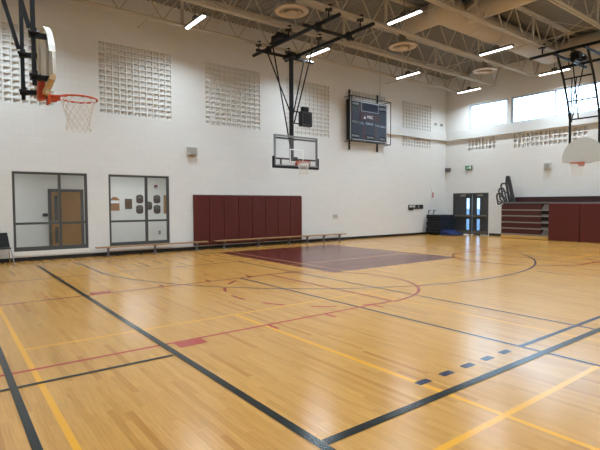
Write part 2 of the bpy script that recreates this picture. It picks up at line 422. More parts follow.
# oak corridor door
mb = MB(); mb.box(2.96, CY-.06, 0, 3.06, CY, 2.18); mb.box(4.02, CY-.06, 0, 4.12, CY, 2.18); mb.box(3.06, CY-.06, 2.08, 4.02, CY, 2.18)
dr = struct(mb.build('door_2', m_frame))
sub(wall_grid(3.06, 4.02, .01, 2.08, [(3.15, 3.26, .25, .83), (3.15, 3.26, 1.05, 1.95)], lambda q, a, b, c, d: q.box(a, CY-.045, c, b, CY-.005, d)), 'leaf', m_wooddoor, dr, 'oak veneer door leaf with slot windows')
for c, d in ((.25, .83), (1.05, 1.95)): sub(MB().box(3.15, CY-.03, c, 3.26, CY-.02, d), 'pane', mat('dark door pane', (70, 74, 78), .1), dr, 'dark slot pane')
mb = MB(); mb.box(3.09, CY-.06, .95, 3.13, CY-.045, 1.12); mb.tube((3.11, CY-.10, 1.03), (3.23, CY-.10, 1.03), .01); mb.tube((3.11, CY-.1, 1.03), (3.11, CY-.05, 1.03), .01)
sub(mb, 'handle', m_chrome, dr)

def on_corr(x0, x1, z0, z1, d, name, m_, parent): return part(MB().box(x0, CY-d, z0, x1, CY, z1), name, m_, parent)
t = thing('notice_plaque', 'wooden arched plaque with white banner seen through the right window', 'plaque', (5.23, CY, 1.39))
mb = MB(); mb.prism([(5.06, 1.39), (5.40, 1.39), (5.40, 1.84), (5.33, 1.87), (5.30, 1.91), (5.16, 1.91), (5.13, 1.87), (5.06, 1.84)], lambda a, b, q: (a, CY-.03+q, b), .03)
part(mb, 'backing', m_cork, t); part(MB().box(5.09, CY-.04, 1.67, 5.39, CY-.03, 1.78), 'banner', m_paper, t, 'white banner')
t = thing('framed_plaque', 'dark square framed plaque seen through the right window', 'plaque', (5.75, CY, 1.45))
part(MB().box(5.62, CY-.03, 1.45, 5.88, CY, 1.84), 'frame', m_plaquewood, t)
mb = MB(); mb.box(5.65, CY-.035, 1.75, 5.85, CY-.03, 1.80)
for r in range(4):
    for c in range(3): mb.box(5.66+c*.065, CY-.035, 1.50+r*.058, 5.71+c*.065, CY-.03, 1.54+r*.058)
part(mb, 'plate', mat('bronze plate', (120, 98, 70), .4, metal=.5), t, 'bronze name plates')
def shield(x, z0, z1, label):
    t = thing('shield_plaque', label, 'plaque', (x, CY, z0), 'shield plaques in the corridor'); h = (z1-z0)/2; zc = (z0+z1)/2; wd = .135
    pts = [(-.7, -.9), (0, -1.0), (.7, -.9), (1, -.6), (1, .6), (.7, .88), (0, 1), (-.7, .88), (-1, .6), (-1, -.6)]
    part(MB().prism([(x+a*wd, zc+b*h) for a, b in pts], lambda a, b, q: (a, CY-.025+q, b), .025), 'backing', m_plaquewood, t)
    part(MB().prism([(x+a*wd*.75, zc+h*.1+max(b, 0)*h*.75) for a, b in ((-1, 0), (1, 0), (1, .7), (.6, 1), (-.6, 1), (-1, .7))], lambda a, b, q: (a, CY-.032+q, b), .007), 'plate', m_plaqueplate, t, 'grey engraved plate')
shield(6.19, 1.66, 2.01, 'upper shield plaque left of the mullion in the right window')
shield(6.18, 1.25, 1.60, 'lower shield plaque left of the mullion in the right window')
shield(6.54, 1.40, 1.74, 'shield plaque half hidden by the mullion of the right window')
shield(6.88, 1.66, 2.0, 'upper shield plaque right of the mullion in the right window')
shield(6.88, 1.24, 1.60, 'lower shield plaque right of the mullion in the right window')
t = thing('fire_alarm_pull', 'small red fire alarm pull station seen through the right window', 'fire alarm', (6.84, CY, 2.27))
on_corr(6.78, 6.90, 2.27, 2.40, .04, 'body', mat('dark red plastic', (120, 30, 26), .4), t); part(MB().box(6.81, CY-.055, 2.29, 6.87, CY-.04, 2.32), 'lever', m_paper, t, 'white lever')
t = thing('notice_board', 'wood edged notice board at the right edge of the right window', 'notice board', (7.45, CY, 1.24))
on_corr(7.16, 7.75, 1.24, 2.0, .03, 'frame', m_bench, t); part(MB().box(7.2, CY-.035, 1.28, 7.71, CY-.03, 1.96), 'face', m_cork, t)
t = thing('light_switch', 'small grey switch plate low in the right window', 'switch', (6.97, CY, .42))
on_corr(6.93, 7.01, .42, .55, .012, 'plate', m_darkbox, t); part(MB().box(6.96, CY-.022, .46, 6.98, CY-.012, .51), 'toggle', m_paper, t)
t = thing('wall_dispenser', 'small black dispenser beside the oak door in the left window', 'dispenser', (2.87, CY, 1.21))
on_corr(2.78, 2.94, 1.21, 1.31, .07, 'body', m_blackpl, t); part(MB().box(2.80, CY-.06, 1.31, 2.92, CY-.01, 1.325), 'lid', m_darkbox, t)

# ------------------------------------------------------------------ high windows (right wall)
def high_window(k, a0, a1, z0, z1, mulls):
    x0, x1 = XR+.06, XR+.18; t = .07; mb = MB()
    mb.box(x0, a0, z0, x1, a0+t, z1); mb.box(x0, a1-t, z0, x1, a1, z1); mb.box(x0, a0+t, z1-t, x1, a1-t, z1); mb.box(x0, a0+t, z0, x1, a1-t, z0+t)
    for y in mulls: mb.box(x0, y-.04, z0+t, x1, y+.04, z1-t)
    f = struct(mb.build('window_%d' % k, m_winframe))
    ed = [a0+t]+[v for y in sorted(mulls) for v in (y-.04, y+.04)]+[a1-t]
    for p, q in zip(ed[::2], ed[1::2]): sub(MB().box(XR+.11, p, z0+t, XR+.118, q, z1-t), 'pane', m_glass, f)
high_window(3, *WIN_R[0], []); high_window(4, *WIN_R[1], [9.82]); high_window(5, *WIN_R[2], [5.54]); high_window(6, *WIN_R[3], [1.29])

# outside: a pale pavement under the open sky
struct(MB().box(XR+.3, -60, -.2, 120, 90, -.02).build('ground', m_pave))

# ------------------------------------------------------------------ double doors (right wall)
y0, y1, _, zt = DOOR_R; mb = MB()
mb.box(XR-.02, y0, 0, XR+.14, y0+.05, zt); mb.box(XR-.02, y1-.05, 0, XR+.14, y1, zt); mb.box(XR-.02, y0+.05, zt-.05, XR+.14, y1-.05, zt)
d1 = struct(mb.build('door_1', m_frame))
ym = 13.86
for a, b, s0, s1 in ((y0+.05, ym-.012, 13.42, 13.60), (ym+.012, y1-.05, 14.02, 14.20)):
    lf = sub(wall_grid(a, b, .003, zt-.05, [(s0, s1, .22, .80), (s0, s1, 1.02, 1.88)], lambda q, p, r, c, d: q.box(XR+.04, p, c, XR+.085, r, d)), 'leaf', m_door, d1)
    for c, d in ((.22, .80), (1.02, 1.88)):
        sub(MB().box(XR+.06, s0, c, XR+.066, s1, d), 'pane', m_doorglass, lf)
    mb = MB(); mb.rbox(XR-.03, a+.06, .90, XR+.03, b-.06, 1.0, .015); mb.box(XR-.005, a+.03, .88, XR+.04, a+.16, 1.02); mb.box(XR-.005, b-.16, .88, XR+.04, b-.03, 1.02)
    sub(mb, 'push_bar', m_bar, lf)
    mb = MB(); mb.rbox(XR-.02, (a+b)/2-.16, 1.98, XR+.04, (a+b)/2+.16, 2.04, .01); mb.bar((XR, (a+b)/2+.1, 2.05), (XR+.02, (a+b)/2-.2, 2.085), .02)
    sub(mb, 'closer', m_alu, lf)
    sub(MB().box(XR+.035, a+.02, .03, XR+.04, b-.02, .19), 'kick_plate', m_bar, lf)

# ------------------------------------------------------------------ court markings (paint lying in the floor finish)
LAY = [0]
def mark(name, mb, m_, label=None):
    LAY[0] += 1; mb.v = [(x, y, .0003+LAY[0]*.00007) for x, y, z in mb.v]
    o = mb.build(name, m_, floor)
    if o.data.polygons[0].normal.z < 0: o.data.flip_normals()
    if label: o['label'] = label
    return o
def strip(mb, x0, y0, x1, y1, w_, z):
    d = Vector((x1-x0, y1-y0)).normalized(); n_ = Vector((-d.y, d.x))*(w_/2)
    return mb.add([(x0-n_.x, y0-n_.y, z), (x1-n_.x, y1-n_.y, z), (x1+n_.x, y1+n_.y, z), (x0+n_.x, y0+n_.y, z)], [(0, 1, 2, 3)])
def arc(mb, cx, cy, R, a0, a1, w_, z, n=None):
    n = n or max(4, int(abs(a1-a0)/math.radians(3))); vs = []
    for i in range(n+1):
        a = a0+(a1-a0)*i/n; vs += [(cx+(R-w_/2)*math.cos(a), cy+(R-w_/2)*math.sin(a), z), (cx+(R+w_/2)*math.cos(a), cy+(R+w_/2)*math.sin(a), z)]
    return mb.add(vs, [(2*i, 2*i+1, 2*i+3, 2*i+2) for i in range(n)])
Z1, Z2, Z3, Z4 = .0006, .0010, .0014, .0018
dg = math.radians
mark('painted_lane', MB().add([(7.28, 8.2, Z1), (12.2, 8.2, Z1), (12.2, 13.95, Z1), (7.28, 13.95, Z1)], [(0, 1, 2, 3)]), p_mar, 'solid maroon painted lane')
# volleyball, yellow
mark('volleyball_line', strip(MB(), .66, 11.5, .66, -6.8, .05, Z2), p_yel)
mark('volleyball_line', strip(MB(), 3.365, 5.98, 3.365, -1.3, .05, Z2), p_yel)
mark('volleyball_line', strip(MB(), .66, 5.98, 16.5, 5.98, .045, Z1), p_yel)
mark('volleyball_line', strip(MB(), .66, 1.83, 18.9, 1.83, .055, Z2), p_yel)
mark('volleyball_line', strip(MB(), 3.3, 13.2, 3.3, 9.9, .045, Z1), p_yel)
mark('volleyball_line', strip(MB(), 6.05, 5.98, 6.05, -1.3, .04, Z1), p_yel)
mark('volleyball_line', strip(MB(), .66, 11.5, 5.14, 11.5, .045, Z1), mat('brown line paint', (120, 82, 52), GLOSS))
mb = MB()
strip(mb, 7.7, 8.2, 7.7, 13.95, .04, Z2); strip(mb, 11.8, 8.2, 11.8, 13.95, .04, Z2)
strip(mb, 7.28, 9.95, 12.2, 9.95, .04, Z2)
mark('lane_line', mb, p_cream, 'thin bare wood lines inside the maroon lane')
mb = MB(); R3 = 6.85; xa = 2.95; yc = 12.3; a0 = math.acos((CX-xa)/R3)
strip(mb, xa, 13.95, xa, yc-R3*math.sin(a0), .05, Z2); strip(mb, 2*CX-xa, 13.95, 2*CX-xa, yc-R3*math.sin(a0), .05, Z2)
arc(mb, CX, yc, R3, PI+a0, 2*PI-a0, .05, Z2, 90)
mark('three_point_line', mb, p_navy)
mark('baseline', strip(MB(), 1.97, 13.98, 17.53, 13.98, .05, Z2), p_red)
# badminton courts, navy
for x, ya, yb in ((5.14, 8.9, -4.2), (6.6, 11.5, -6.8)):
    mark('badminton_line', strip(MB(), x, ya, x, yb, .05, Z4), p_navy)
mark('badminton_line', strip(MB(), 5.14, 2.63, 14.4, 2.63, .06, Z4), p_navy)
mark('badminton_line', strip(MB(), 5.14, 8.9, 14.4, 8.9, .04, Z4), p_navy)
mark('badminton_line', strip(MB(), 5.14, 11.5, 14.4, 11.5, .04, Z4), p_navy)
for x in (3.42, 3.77, 4.12, 4.47, 4.82): mark('dash_mark', strip(MB(), x-.085, 2.635, x+.085, 2.635, .08, Z4), p_navy)
# cross court basketball keys, red (one for each side hoop)
KY = 7.04
for s_, xb, xf in ((1, -.5, 5.9), (-1, 20.0, 13.6)):
    for y in (KY-1.85, KY+1.85): mark('lane_line', strip(MB(), xb, y, xf, y, .05, Z3), p_red)
    mark('free_throw_line', strip(MB(), xf, KY-1.85, xf, KY+1.95, .05, Z3), p_red)
    ca = 0 if s_ > 0 else PI
    mark('free_throw_circle', arc(MB(), xf, KY, 1.88, ca-PI/2, ca+PI/2, .055, Z3, 48), p_red)
    for k in range(7):
        a = ca+PI/2+PI*(k+.5)/7
        mark('dash_mark', arc(MB(), xf, KY, 1.88, a-.11, a+.11, .055, Z3), p_red)
    for y, o_ in ((KY-1.85, -1), (KY+1.85, 1)):
        bx = 2.26 if s_ > 0 else 2*CX-2.26
        mark('lane_block', strip(MB(), bx-.17, y+o_*.11, bx+.17, y+o_*.11, .24, Z3), p_red)
        for k in range(3):
            x = 3.42+k if s_ > 0 else 2*CX-3.42-k
            mark('dash_mark', strip(MB(), x, y, x, y+o_*.25, .05, Z3), p_red)

# main court sidelines, centre line, three point line
mark('sideline', strip(MB(), 1.97, 14.0, 1.97, -9, .075, Z3), p_black)
mark('sideline', strip(MB(), .45, 10.2, .45, -9, .06, Z2), p_black)
mark('center_line', strip(MB(), 2.01, 2.36, 17.6, 2.36, .078, Z3), p_black)
mark('service_line', strip(MB(), -.6, 4.76, 1.92, 4.76, .05, Z3), p_black)

# ------------------------------------------------------------------ roof trusses
JY = [14.2, 12.4, 10.42, 8.3, 6.25, 4.2, 2.15, .1, -1.95]
JX0, JX1 = XL+.05, 21.35
NP = 18; pl = (JX1-JX0)/NP
def make_truss(y, label):
    t = thing('roof_truss', label, 'roof truss', (JX0, y, ZJ), 'roof trusses')
    for s_ in (-1, 1):
        part(MB().box(JX0, min(y+s_*.02, y+s_*.075), ZJ, JX1, max(y+s_*.02, y+s_*.075), ZJ+.06), 'bottom_chord', m_joist, t)
    mb = MB()
    for s_ in (-1, 1): mb.box(JX0-.04, min(y+s_*.02, y+s_*.09), DECK-.08, XR-.02, max(y+s_*.02, y+s_*.09), DECK-.004)
    part(mb, 'top_chord', m_joist, t)
    for i in range(NP):
        x = JX0+i*pl; b = .03
        for xa, xb in ((x, x+pl/2), (x+pl, x+pl/2)):
            part(MB().bar((xa+.02, y, ZJ+b), (xb, y, DECK-.05), .026, .036), 'web_member', m_joist, t)
        if i % 4 == 2: part(MB().box(x+pl/2-.05, y-.018, ZJ+.02, x+pl/2+.05, y+.018, DECK-.05), 'web_post', m_joist, t)
    part(MB().bar((JX1-.05, y, ZJ+.05), (XR-.08, y, DECK-.06), .04, .05), 'web_member', m_joist, t)
    return t
ords = ['nearest the back wall', 'second from the back wall', 'third from the back wall', 'fourth from the back wall, beside the big duct', 'fifth from the back wall', 'sixth from the back wall', 'seventh from the back wall', 'eighth from the back wall', 'ninth from the back wall']
t0 = make_truss(JY[0], 'buff steel roof truss '+ords[0])
for y, o_ in list(zip(JY, ords))[1:]: copy_tree(t0, (0, y-JY[0], 0), 'buff steel roof truss '+o_)
for x, l in ((5.2, 'thin bridging rod tying the trusses left of the central hoop'), (11.6, 'thin bridging rod tying the trusses right of the central hoop'), (17.0, 'thin bridging rod tying the trusses near the far windows')):
    mb = MB(); mb.tube((x, JY[-1], ZJ+.09), (x, YB-.01, ZJ+.09), .014, 6)
    tag(mb.build('bridging_rod', m_joist), l, 'bridging rod', 'bridging rods')

bays = ['over the back wall benches', 'in the second bay', 'in the third bay', 'in the fourth bay', 'in the fifth bay', 'in the sixth bay']
sides = ['left of the central hoop', 'beside the central hoop', 'right of the central hoop', 'near the far windows']
for i, (ya, yb) in enumerate(zip(JY[:6], JY[1:7])):
    for k, x in enumerate((3.4, 7.3, 12.5, 17.6)):
        if i == 2 and k > 1: continue
        t = thing('cross_bridging', 'crossed buff braces between roof trusses, %s, %s' % (bays[i], sides[k]), 'bridging', (x, (ya+yb)/2, ZJ), 'cross bridging between the trusses')
        for p, q in ((ZJ+.04, DECK-.06), (DECK-.06, ZJ+.04)):
            o_ = .012 if p < q else -.012
            part(MB().bar((x+o_, ya-.05, p), (x+o_, yb+.05, q), .02, .03), 'brace', m_joist, t)

# ------------------------------------------------------------------ ducts and diffusers
t = thing('air_duct', 'large round buff air duct with branches hung under the roof deck', 'duct', (15, 9.36, 7.4))
mb = MB(); DY = 9.36; DZ = 7.82
mb.tube((12.9, DY, DZ), (20.3, DY, DZ), .42, 28)
for x in (14.5, 16.0, 17.5, 19.0): mb.tube((x-.03, DY, DZ), (x+.03, DY, DZ), .432, 28)
mb.ball((20.3, DY, DZ), .42, 24, 14); mb.ball((12.9, DY, DZ), .42, 24, 14)
part(mb, 'main_duct', m_duct, t)
for x, ya, yb, r in ((13.9, DY, 5.0, .32), (20.2, DY, 1.2, .36), (13.05, DY, 10.75, .36)):
    mb = MB(); mb.tube((x, ya, DZ+.02), (x, yb, DZ+.02), r, 24); mb.ball((x, yb, DZ+.02), r, 20, 10)
    part(mb, 'branch_duct', m_duct, t)
for x in (13.2, 16.0, 19.0):
    part(MB().tube((x, DY, DZ+.42), (x, DY, DECK), .012, 6), 'hanger', m_joist, t)
def diffuser(x, y, z, label):
    t = thing('ceiling_diffuser', label, 'air diffuser', (x, y, z), 'round air diffusers')
    mb = MB(); mb.lathe((x, y, z), [(.50, .02), (.52, .05), (.50, .07), (.40, .06), (.36, .02), (.38, .0), (.50, .02)], 36); part(mb, 'outer_ring', m_diff, t)
    mb = MB(); mb.lathe((x, y, z), [(.33, -.02), (.34, .01), (.24, .08), (.22, .06), (.33, -.02)], 36); part(mb, 'middle_ring', m_diff, t)
    mb = MB(); mb.lathe((x, y, z), [(.0, -.04), (.18, -.03), (.19, 0), (.10, .06), (0, .07)], 30); part(mb, 'inner_cone', m_diff, t)
    mb = MB(); mb.lathe((x, y, z), [(.38, .05), (.34, .14), (.13, .2), (.13, DECK-z)], 28); part(mb, 'neck', m_duct, t)
    mb = MB()
    for k in range(3):
        a = k*2*PI/3; mb.bar((x, y, z+.055), (x+.40*math.cos(a), y+.40*math.sin(a), z+.055), .02, .01)
    part(mb, 'spider', m_diff, t)
diffuser(8.6, 11.62, 7.42, 'round cream ceiling diffuser above the central hoop frame')
diffuser(13.8, 11.70, 7.42, 'round cream ceiling diffuser in the middle of the far ceiling')
diffuser(19.2, 11.62, 7.42, 'round cream ceiling diffuser closest to the high windows')

# ------------------------------------------------------------------ strip lights
def lamp(x, y, z, label, top):
    t = thing('strip_light', label, 'ceiling light', (x, y, z), 'hanging strip lights')
    mb = MB(); mb.prism([(-.10, .025), (.10, .025), (.06, .10), (-.06, .10)], lambda a, b, q: (x+a, y-.64+q, z+b), 1.28); part(mb, 'housing', m_lamphouse, t)
    mb = MB(); mb.prism([(-.045, -.005), (.045, -.005), (.055, .03), (-.055, .03)], lambda a, b, q: (x+a, y-.61+q, z+b), 1.22); part(mb, 'lens', m_lens, t)
    ld = bpy.data.lights.new('lamp_glow', 'AREA'); ld.shape = 'RECTANGLE'; ld.size = .09; ld.size_y = 1.2; ld.energy = LAMP; ld.color = (.77, .905, 1); ld.spread = math.radians(146)
    lo = bpy.data.objects.new('lamp_glow', ld); COL.objects.link(lo); lo.location = (0, 0, -.008); lo.parent = t
    mb = MB(); mb.box(x-.06, y-.09, z+.10, x+.06, y+.09, z+.20); part(mb, 'junction_box', m_lamphouse, t)
    part(MB().tube((x, y, z+.20), (x, y, top), .012, 6), 'stem', m_lamphouse, t)
LX = [(1.25, 'far left'), (6.27, 'above the tall windows'), (11.1, 'beside the central hoop frame'), (16.15, 'above the scoreboard side'), (20.75, 'close to the high windows')]
LY = [(13.4, 'first row from the back wall'), (9.36, 'second row from the back wall'), (5.2, 'third row from the back wall'), (1.1, 'fourth row from the back wall'), (-3.0, 'fifth row from the back wall'), (-7.0, 'sixth row from the back wall')]
for y, ly in LY:
    for x, lx in LX:
        lamp(x, y, 7.13, 'hanging lit strip light, %s, %s' % (lx, ly), DZ-.42 if (ly.startswith('second') and 13 < x < 20.3) else DECK)

# ------------------------------------------------------------------ basketball hoops
def net(c, R=.222, h=.42):
    mb = MB(); n = 12; rows = 7
    def P(i, j):
        f = j/rows; r = R*(1-f)**1.0*.45+R*.55+(R*.05*math.sin(f*PI*2)); r = R-(R-.135)*min(1, f*1.35)**.8+(.02*f if f > .75 else 0)
        a = 2*PI*(i+.5*j)/n; return (c[0]+r*math.cos(a), c[1]+r*math.sin(a), c[2]-h*f)
    for j in range(rows):
        for i in range(n):
            mb.tube(P(i, j), P(i, j+1), .0045, 4, caps=False); mb.tube(P(i+1, j), P(i, j+1), .0045, 4, caps=False)
    return mb
def rim_mesh(c, d):
    """ring about c, bracket and plate on the board side; d = unit vector from rim to board"""
    mb = MB(); mb.torus(c, .238, .013, 44, 8); d = Vector(d); e = Vector((-d.y, d.x, 0)); C_ = Vector(c)
    f0 = C_+d*.365
    for s_ in (-1, 1): mb.bar(C_+d*.17+e*(.155*s_)+Vector((0, 0, -.012)), f0+e*(.07*s_)+Vector((0, 0, -.012)), .022, .02)
    mb.bar(C_+d*.225+Vector((0, 0, -.01)), f0+Vector((0, 0, -.01)), .14, .02)
    mb.bar(C_+d*.26+Vector((0, 0, -.035)), f0+Vector((0, 0, -.05)), .13, .06)
    mb.bar(f0+Vector((0, 0, -.11)), f0+Vector((0, 0, .06)), .18, .03)
    for k in range(12):
        a = 2*PI*k/12; mb.torus((c[0]+.2286*math.cos(a), c[1]+.2286*math.sin(a), c[2]-.014), .008, .003, 8, 4)
    return mb
def clamp(mb, x, y, z):
    """hanger from a pipe up to the truss chord"""
    mb.tube((x, y, z), (x, y, ZJ+.02), .022, 8)
    mb.box(x-.11, y-.03, ZJ-.045, x+.11, y+.03, ZJ-.005); mb.box(x-.03, y-.14, ZJ-.03, x+.03, y+.14, ZJ-.002)
    mb.box(x-.04, y-.10, ZJ+.076, x+.04, y+.10, ZJ+.11)

# ---- central glass hoop, facing the court
GY, GZ0, GZ1, GH = 12.95, 2.90, 3.95, .93
gx = 9.77
t = thing('basketball_hoop', 'glass basketball backboard hung from the ceiling above the maroon lane', 'basketball hoop', (gx, 13.35, 2.9))
bb = part(MB().box(gx-GH+.04, GY-.006, GZ0+.04, gx+GH-.04, GY+.006, GZ1-.04), 'backboard', m_boardglass, t)
mb = MB()
for a, b, c, d in ((gx-GH, gx-GH+.05, GZ0, GZ1), (gx+GH-.05, gx+GH, GZ0, GZ1), (gx-GH+.05, gx+GH-.05, GZ0, GZ0+.05), (gx-GH+.05, gx+GH-.05, GZ1-.05, GZ1)): mb.box(a, GY-.02, c, b, GY+.045, d)
part(mb, 'backboard_frame', m_alubright, t)
mb = MB(); l_ = .045
def rect_lines(mb, x0, x1, z0, z1, y, l):
    mb.box(x0, y-.002, z0, x0+l, y, z1); mb.box(x1-l, y-.002, z0, x1, y, z1); mb.box(x0+l, y-.002, z1-l, x1-l, y, z1); mb.box(x0+l, y-.002, z0, x1-l, y, z0+l)
rect_lines(mb, gx-.295, gx+.295, 3.05, 3.5, GY-.007, .035)
sub(mb, 'target_square', m_whiteline, bb)
mb = MB()
mb.rbox(gx-GH-.06, GY-.03, GZ0-.07, gx+GH+.06, GY+.06, GZ0+.012, .02)
for s_ in (-1, 1): mb.rbox(min(gx+s_*(GH-.008), gx+s_*(GH+.06)), GY-.03, GZ0-.05, max(gx+s_*(GH-.008), gx+s_*(GH+.06)), GY+.06, GZ0+.33, .02)
part(mb, 'edge_padding', m_steel, t)
mb = MB()
mb.bar((gx-GH+.05, GY+.07, GZ1-.10), (gx+GH-.05, GY+.07, GZ1-.10), .05, .05); mb.bar((gx-GH+.05, GY+.07, GZ0+.26), (gx+GH-.05, GY+.07, GZ0+.26), .05, .05)
for s_ in (-1, 1): mb.bar((gx+s_*.62, GY+.07, GZ0+.05), (gx+s_*.62, GY+.07, GZ0+.28), .05, .05)
mb.bar((gx, GY+.07, GZ1-.10), (gx, 13.22, GZ1-.10), .06, .06); mb.bar((gx, GY+.07, GZ0+.26), (gx, 13.22, GZ0+.26), .06, .06); mb.box(gx-.09, GY+.05, GZ0+.18, gx+.09, GY+.16, GZ0+.34)
part(mb, 'board_support', m_steel, t)
rm = part(rim_mesh((gx, GY-.39, 3.05), (0, 1, 0)), 'rim', m_orange, t)
sub(net((gx, GY-.39, 3.04)), 'net', m_net, rm)
PZ = 6.95; XA, XB = 9.05, 10.32
part(MB().bar((gx, 13.24, 3.08), (gx, 13.24, 6.76), .11, .11), 'mast', m_steel, t)
for x, ya, yb in ((XA, 14.55, 9.95), (XB, 14.35, 9.85)):
    part(MB().tube((x, ya, PZ), (x, yb, PZ), .055, 12), 'ceiling_pipe', m_steel, t)
for y, xa, xb, z in ((13.55, 8.55, 11.0, 6.8), (10.9, 8.5, 10.5, 6.82)):
    part(MB().tube((xa, y, z), (xb, y, z), .05, 12), 'cross_pipe', m_steel, t)
for x in (XA, XB):
    for y in JY[:3]: mb = MB(); clamp(mb, x, y, PZ); part(mb, 'clamp', m_steel, t)
    for y in (13.55, 10.9): part(MB().box(x-.07, y-.06, 6.76, x+.07, y+.06, PZ+.05), 'pipe_coupling', m_steel, t)
part(MB().box(gx-.09, 13.08, 6.70, gx+.09, 13.62, 6.84), 'mast_bracket', m_steel, t)
for p, q in (((XA, 13.3, PZ), (gx-.06, 13.2, 3.5)), ((8.97, 13.5, 6.75), (gx-.05, 13.2, 4.75)), ((10.55, 13.52, 6.78), (gx+.05, 13.2, 4.75)), ((XB, 12.75, PZ), (gx+.03, 13.11, 4.45))):
    part(MB().tube(p, q, .024, 8), 'brace', m_steel, t)
mb = MB(); mb.rbox(XA-.12, 12.9, PZ+.06, XA+.12, 13.25, PZ+.30, .03); mb.tube((XA-.22, 12.7, PZ+.16), (XA+.22, 12.7, PZ+.16), .11, 14); mb.tube((XA-.10, 12.55, PZ+.16), (XA-.10, 13.0, PZ+.18), .07, 10); mb.box(XA-.16, 12.5, PZ+.04, XA+.16, 13.3, PZ+.08)
part(mb, 'winch', m_blackpl, t)

# ---- shot clock hung on the same mast
t = thing('shot_clock', 'black shot clock box on arms beside the central hoop mast', 'shot clock', (10.3, 13.25, 4.35))
part(MB().rbox(10.14, 13.14, 4.37, 10.64, 13.34, 4.90, .03), 'body', m_blackpl, t)
part(MB().rbox(10.22, 13.16, 4.905, 10.5, 13.32, 5.07, .03), 'horn', m_blackpl, t)
mb = MB(); rect_lines(mb, 10.19, 10.59, 4.42, 4.85, 13.139, .015); part(mb, 'face_frame', m_darkbox, t)
for z in (4.45, 4.86): part(MB().bar((gx+.056, 13.24, z), (10.15, 13.24, z), .035, .035), 'arm', m_steel, t)

# ---- fan shaped boards
def fan_outline(w_=1.37, h=.89):
    """flat bottom with a small notch, rounded shoulders"""
    pts = [(-w_/2+.05, .05), (-.33, 0), (-.25, -.03), (-.12, -.03), (.12, -.03), (.25, -.03), (.33, 0), (w_/2-.05, .05), (w_/2, .10)]
    n = 22
    for i in range(n+1):
        a = PI*i/n*1.0
        pts.append((w_/2*math.cos(a), .16+(h-.16)*math.sin(a)**.92))
    pts.append((-w_/2, .10)); return pts

# right hoop faces -X
RXB, RY = 18.47, 7.30
t = thing('basketball_hoop', 'pale fan shaped basketball backboard on tall steel frame near the bleachers', 'basketball hoop', (RXB+.15, RY, 2.95))
part(MB().prism([(RY-a, 3.08+b) for a, b in fan_outline()], lambda a, b, q: (RXB+q, a, b), .03), 'backboard', m_fan, t)
mb = MB(); ol = [(RY-a*.995, 3.08+b*.995+.002) for a, b in fan_outline()]
for p, q in zip(ol, ol[1:]+ol[:1]): mb.bar((RXB+.045, p[0], p[1]), (RXB+.045, q[0], q[1]), .02, .03)
part(mb, 'backboard_flange', m_fan, t)
rm = part(rim_mesh((RXB-.385, RY, 3.05), (1, 0, 0)), 'rim', m_orange, t)
sub(net((RXB-.385, RY, 3.04)), 'net', m_net, rm)
prof_r = [(18.64, 3.15), (18.6, 4.7), (18.38, 5.30), (18.0, 6.1), (17.45, 6.9)]
for dy in (-.49, .49):
    part(MB().path([(x, RY+dy, z) for x, z in prof_r], .04, 10), 'mast_post', m_steel, t)
for x, z in ((18.02, 6.08), (18.38, 5.33), (18.6, 4.7)): part(MB().tube((x, RY-.49, z), (x, RY+.49, z), .028, 8), 'cross_bar', m_steel, t)
for p, q in (((17.75, RY+.12, 6.9), (18.58, RY+.20, 4.72)), ((18.0, RY+.20, 6.08), (18.58, RY+.45, 4.72)), ((18.0, RY+.05, 6.08), (18.38, RY+.30, 5.33)), ((18.62, RY+.45, 4.6), (19.6, RY+.45, 6.93)), ((18.62, RY-.45, 4.6), (19.6, RY-.45, 6.93))):
    part(MB().tube(p, q, .022, 8), 'brace', m_steel, t)
for z in (3.22, 3.62):
    for dy in (-.49, .49): part(MB().bar((RXB+.03, RY+dy*.9, z), (18.64, RY+dy, z), .05, .05), 'board_arm', m_steel, t)
for x, ya, yb in ((17.45, 8.75, 5.9), (19.6, 8.6, 5.9)):
    part(MB().tube((x, ya, PZ), (x, yb, PZ), .055, 12), 'ceiling_pipe', m_steel, t)
for y in (RY+.49, RY-.49): part(MB().tube((17.2, y, PZ-.11), (19.9, y, PZ-.11), .045, 12), 'cross_pipe', m_steel, t)
for x in (17.45, 19.6):
    for y in (JY[3], JY[4]): mb = MB(); clamp(mb, x, y, PZ); part(mb, 'clamp', m_steel, t)
mb = MB(); mb.rbox(17.9, RY-.05, PZ-.25, 18.2, RY+.25, PZ+.02, .03); mb.tube((18.3, RY-.15, PZ-.2), (18.3, RY+.25, PZ-.2), .09, 14); mb.tube((17.8, RY+.1, PZ-.3), (18.2, RY+.1, PZ-.3), .08, 12); mb.box(17.5, RY-.06, PZ-.07, 18.5, RY+.06, PZ-.03)
part(mb, 'winch', m_blackpl, t)

# left hoop faces +X, seen from behind and the side
LXB, LY_ = 1.12, 6.90
t = thing('basketball_hoop', 'white fan shaped basketball backboard seen edge on at upper left', 'basketball hoop', (LXB-.15, LY_, 2.9))
part(MB().prism([(LY_+a, 3.06+b) for a, b in fan_outline(h=.82)], lambda a, b, q: (LXB-.012+q, a, b), .012), 'backboard', m_white, t)
ol = [(LY_+a*.99, 3.06+.01+b*.985) for a, b in fan_outline(h=.82)]; mb = MB()
for i, (p, q) in enumerate(zip(ol, ol[1:]+ol[:1])):
    if i < 9: continue
    mb.bar((LXB-.03, p[0], p[1]), (LXB-.03, q[0], q[1]), .07, .02)
part(mb, 'backboard_flange', m_white, t)
for dy in (-1, 1): part(MB().bar((LXB-.04, LY_+.60*dy, 3.125), (LXB-.04, LY_+.12*dy, 3.05), .045, .04), 'bottom_rail', m_buff, t, 'bare wood bottom rail')
for dy in (-.30, .30): part(MB().bar((LXB-.03, LY_+dy, 3.02), (LXB-.03, LY_+dy, 3.78), .05, .03), 'stiffener', m_white, t)
